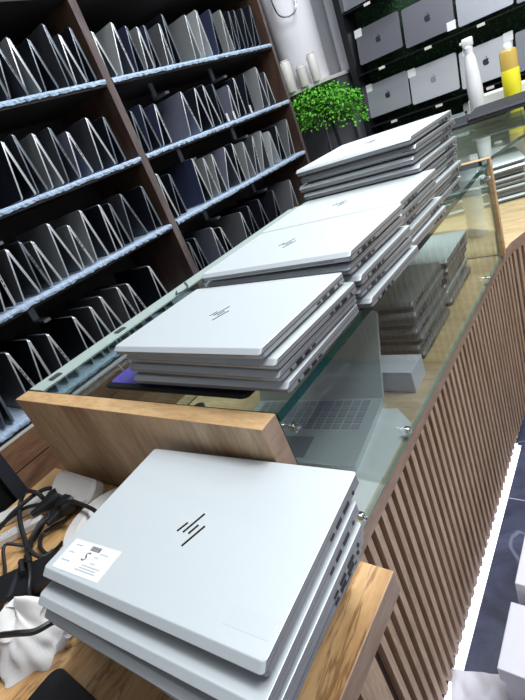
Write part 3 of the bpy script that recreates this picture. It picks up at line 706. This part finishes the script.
b = BM(); lathe(b, [(.022, 0), (.0235, .003), (.0235, .082), (.018, .088), (.017, .095)], 20); o_ = obj('white_canister', b, 'white', None, (-.425, 1.60, -.4), smooth=True); o_.location = (-.455, 1.66, DK+.0005); o_.scale = (1.3, 1.3, 2.4); tag(o_, 'small white canister under the rear glass beside the wood frame', 'canister')
st = [(-.56+.012*math.sin(i*2.), 2.06+.006*math.cos(i*3), .30, {'w': .37, 'd': .24}) for i in range(8)]
stack(st, -.44, DK+.0005, 'the left stack under the curved glass', 'laptops under the curved glass', logo=None)
st = [(-.18+.012*math.sin(i*2.), 2.25+.006*math.cos(i*3), .15, {'w': .37, 'd': .24}) for i in range(7)]
stack(st, -.455, DK+.0005, 'the right stack under the curved glass', 'laptops in the right stack under the curved glass', logo=None)

# ------------------------------------------------------------------ clutter on the desk
DZ = -.4995
pw = thing('power_adapter_block', 'off white plug adapter block leaning on the oak panel', 'power adapter', (-.868, .262, DZ+.016))
pw.rotation_euler = (.5, 0, 0)
b = BM(); slab_rr(b, .145, .050, .018, 0, .030, 0, 0, 0, .006); obj('body', b, 'ivory', pw, smooth=True)
b = BM(); box(b, -.015, .02, -.030, -.022, .006, .026, 0, .002); box(b, -.058, -.028, -.030, -.022, .006, .026, 0, .002); obj('socket_lip', b, 'white_plastic', pw)
tr = thing('tape_roll', 'large off white roll with purple core behind the nearest stack', 'roll', (-.700, .214, DZ))
b = BM(); n = 40
prof = [(.074, 0), (.081, .006), (.081, .034), (.074, .042), (.054, .042), (.047, .036), (.047, .006), (.052, 0)]
rings = [[(r*math.cos(2*PI*i/n), r*math.sin(2*PI*i/n), z) for i in range(n)] for r, z in prof]
vr = [[b.verts.new(p) for p in r] for r in rings]
for j in range(len(vr)):
    a, c = vr[j], vr[(j+1) % len(vr)]
    for i in range(n): b.faces.new((a[i], a[(i+1) % n], c[(i+1) % n], c[i]))
obj('outer_ring', b, 'white_plastic', tr, smooth=True)
b = BM(); lathe(b, [(.045, .002), (.0462, .004), (.0462, .022), (.043, .023)], 32); obj('core', b, plain('lilac_core', (.42, .37, .50), .5), tr, smooth=True)
# plugs
def plug(x, y, z, rz, label):
    t = thing('power_plug', label, 'plug', (x, y, z), rz, 'black plugs at the adapter block')
    b = BM(); loft(b, [[(px*k, yy, pz*k) for px, pz in rrect(.036, .030, .009)] for yy, k in ((0, 1), (-.014, 1), (-.022, .8), (-.045, .42), (-.058, .30))]); obj('body', b, 'rubber', t, smooth=True)
    return t
plug(-.905, .232, DZ+.024, -.35, 'big black power plug in the left socket of the adapter block')
plug(-.858, .232, DZ+.024, .05, 'smaller black power plug in the right socket of the adapter block')
def cable(pts, label, r=.0032, cat='cable', group='black cables on the desk'):
    b = BM(); c = Vector(pts[0]); tube(b, [Vector((p[0], p[1], p[2]))-c for p in pts], r, 8); o = obj('power_cable', b, 'rubber', None, c, smooth=True); tag(o, label, cat, group); return o
def dz(pts, z=None): return [(x, y, DZ+.0035+(h if z is None else z)) for x, y, h in pts]
for pts, r, lab in (
 ([(-.905,.235,.022),(-.935,.235,.03),(-.954,.213,.034),(-.966,.164,.030),(-.977,.129,.018),(-.992,.097,.008)], .0042, 'thick black cable from the big plug over the left white charger'),
 ([(-.87,.225,.02),(-.922,.206,.020),(-.964,.181,.022),(-.98,.137,.020),(-.999,.107,.010)], .0038, 'black cable lying next to the thick plug cable'),
 ([(-.932,.213,.015),(-.941,.211,.04),(-.968,.202,.045),(-.975,.183,.03),(-.934,.157,.022),(-.87,.13,.010),(-.813,.109,.012),(-.80,.10,.034),(-.769,.088,.034)], .0045, 'black cable arching high in a loop above the chargers'),
 ([(-.919,.224,.012),(-.893,.187,.010),(-.875,.137,.004),(-.907,.111,.020),(-.869,.083,.004),(-.823,.06,.004),(-.80,.04,.004)], .0032, 'thin black cable snaking down to the left edge'),
 ([(-.856,.207,.014),(-.887,.183,.016),(-.866,.144,.014),(-.831,.12,.016),(-.80,.11,.034),(-.775,.104,.036)], .0042, 'black cable falling from the plugs onto the power brick'),
 ([(-.837,.198,.01),(-.856,.184,.006),(-.869,.161,.004),(-.845,.142,.004),(-.808,.136,.004),(-.795,.15,.006),(-.79,.163,.01)], .0036, 'small open coil of black cable left of the roll'),
 ([(-.854,.205,.036),(-.807,.212,.052),(-.77,.215,.053),(-.725,.214,.053),(-.70,.209,.050)], .0036, 'black cable crossing over the off white roll'),
 ([(-.61,.080,.020),(-.600,.060,.050),(-.604,.038,.060),(-.63,.022,.064),(-.672,.008,.050),(-.704,-.012,.010)], .0040, 'black cable looping in front of the white tissue'),
 ([(-.73,.08,.004),(-.745,.063,.004),(-.752,.045,.004),(-.748,.026,.004),(-.742,.009,.002)], .0036, 'black cable between tissue and power brick'),
 ([(-.815,.118,.034),(-.756,.094,.034),(-.735,.076,.026),(-.738,.066,.005)], .0032, 'black cable dropping over the end of the power brick'),
 ([(-.867,.206,.018),(-.871,.164,.020),(-.854,.132,.018),(-.81,.120,.034),(-.785,.124,.020),(-.788,.143,.012)], .0040, 'black cable in the thick bundle behind the coil'),
 ([(-.725,-.018,.002),(-.715,-.006,.002),(-.70,-.004,.002),(-.690,-.014,.002),(-.70,-.028,.002),(-.72,-.03,.002)], .0048, 'black cable end curled into a ring at the left edge')):
    cable(dz(pts), lab, r)
# black power brick
pb = thing('power_brick', 'long black laptop charger brick at the left of the nearest stack', 'charger', (-.785, .075, DZ), -.75)
b = BM(); slab_rr(b, .062, .18, .008, 0, .028, 0, 0, 0, .003); obj('body', b, 'black', pb, smooth=True)
b = BM(); box(b, -.030, .030, -.004, .004, .0275, .0285); obj('seam', b, 'charcoal', pb)
# white cards
def card(x, y, rz, w, d, label, text_=False):
    t = thing('white_adapter', label, 'adapter', (x, y, DZ), rz)
    b = BM(); slab_rr(b, w, d, .004, 0, .016, 0, 0, 0, .002); obj('body', b, 'white_plastic', t, smooth=True)
    if text_:
        b = BM(); rr = random.Random(2)
        for r_ in range(3):
            x_ = -d*.36
            while x_ < d*.36:
                k = rr.uniform(.002, .006); box(b, -w*.25+r_*.006, -w*.25+r_*.006+.003, x_, x_+k, .016, .0163); x_ += k+.0015
        obj('printed_text', b, 'ink_grey', t)
card(-1.015, .165, -.70, .034, .17, 'white flat charger lying farthest left under the cables')
card(-.955, .125, -.62, .022, .15, 'narrow white strip with printed text beside the cables', True)
# tissue
from mathutils import noise
b = BM(); rings = []; nn = 72
for k in range(15):
    t = k/14; ring_ = []
    for i in range(nn):
        a = 2*PI*i/nn
        fold = 1+.09*math.sin(3*a+2.2*t)+.06*math.sin(8*a-5*t+1)+.05*math.sin(13*a+7*t)+.14*noise.noise(Vector((math.cos(a)*2, math.sin(a)*2, t*3)))*2
        r = .046*(1-t)**.55*fold+.004
        if t > .7: r += .006*math.sin(3*a+1)
        ring_.append((r*1.15*math.cos(a)-.012*t, r*math.sin(a)+.012*t, .062*t*(1+.16*math.sin(2*a+1)*t)+.004*math.sin(5*a)*t))
    rings.append(ring_)
loft(b, rings)
o = obj('crumpled_tissue', b, 'tissue', None, (-.668, .040, DZ), (0, 0, .5), smooth=True); tag(o, 'crumpled white tissue beside the nearest laptop stack', 'tissue')
b = BM(); cyl(b, (-.606, .062, DZ+.062), (-.618, .048, DZ+.048), .006, n=12); o = obj('white_connector', b, 'white', None); o.data.transform(Matrix.Translation((.612, -.055, -(DZ+.05)))); o.location = (-.612, .055, DZ+.007-.0); tag(o, 'small white connector tip at the corner of the nearest stack', 'connector')
# black tablet
tb = thing('black_tablet', 'black tablet with rounded corner at the bottom edge of the photo', 'tablet', (-.475, -.062, DZ), -.02)
b = BM(); slab_rr(b, .245, .185, .016, 0, .0085, 0, 0, 0, .0015); obj('body', b, 'black', tb, smooth=True)
b = BM()
for x, y in ((-.096, .07), (-.090, .078)): cyl(b, (x, y, .008), (x, y, .0088), .0022, n=10)
obj('camera_lens', b, 'charcoal', tb)

# ------------------------------------------------------------------ cartons on the marble at the right
c1 = thing('white_carton', 'white lidded carton at the bottom right on the marble floor', 'box', (-.008, .57, FL))
b = BM(); box(b, -.230, .20, -.060, .075, 0, .135, 0, .002); obj('body', b, 'lavender_white', c1)
b = BM(); box(b, -.236, .206, -.066, .081, .108, .150, 0, .002); obj('lid', b, 'lavender_white', c1)
c2 = thing('white_carton', 'white carton standing behind the lidded one on the marble', 'box', (-.02, .77, FL))
b = BM(); box(b, -.215, .20, -.10, .10, 0, .19, 0, .002); obj('body', b, 'lavender_white', c2)
b = BM(); bmesh.ops.create_grid(b, x_segments=24, y_segments=24, size=.5)
for v in b.verts:
    x, y = v.co.x, v.co.y
    v.co = Vector((x*.15, y*.19, .018+.012*noise.noise(Vector((x*6, y*6, 2)))+.02*max(0, .3-math.hypot(x, y))))
bmesh.ops.solidify(b, geom=b.faces[:], thickness=.001)
o = obj('plastic_bag', b, 'lavender_white', None, (-.262, .455, FL+.006), (0, 0, .3), smooth=True); tag(o, 'crumpled white plastic bag on the marble by the led strip', 'bag')

# ------------------------------------------------------------------ ceiling lamps and an added fill light
def lamp(x, y, w, d, e, label, col=(.93, .97, 1.)):
    li = bpy.data.lights.new('ceiling_lamp', 'AREA'); li.shape = 'RECTANGLE'; li.size = w; li.size_y = d; li.energy = e; li.color = col
    o = bpy.data.objects.new('ceiling_lamp', li); C.objects.link(o); o.location = (x, y, 1.83); tag(o, label, 'ceiling light')
    return o
lamp(.3, 1.15, 1.2, .6, 46, 'ceiling lamp above the near counter')
lamp(-.3, 2.1, 1.2, .6, 48, 'ceiling lamp above the rear counter')
lamp(1.2, 1.2, .6, 1.2, 52, 'ceiling lamp on the customer side')
lamp(-1.2, 2.9, .9, .3, 16, 'unseen fill light added near the back wall')  # added fill light to brighten the white tank
lamp(-1.1, .8, .3, 1.6, 11, 'ceiling lamp in the aisle before the shelves')

w = bpy.data.worlds.new('world'); bpy.context.scene.world = w; w.use_nodes = True
w.node_tree.nodes['Background'].inputs[0].default_value = (.5, .6, .8, 1); w.node_tree.nodes['Background'].inputs[1].default_value = .1

# ------------------------------------------------------------------ camera
cam = bpy.data.cameras.new('camera'); co = bpy.data.objects.new('camera', cam); C.objects.link(co)
cam.sensor_fit = 'VERTICAL'; cam.sensor_height = 24.; cam.lens = 24.*467.1/700; cam.clip_start = .02
R = Matrix.Rotation(.778116609, 3, 'Z') @ Matrix.Rotation(1.15213223, 3, 'X') @ Matrix.Rotation(-.40025338, 3, 'Z')
co.rotation_euler = R.to_euler(); co.location = (0, 0, 0)
bpy.context.scene.camera = co
for o in bpy.context.scene.objects:
    if o.parent is None: o.location.z += ZO
vs = bpy.context.scene.view_settings
vs.view_transform = 'Standard'; vs.look = 'None'; vs.gamma = 1; vs.use_curve_mapping = False; vs.exposure = 0.0
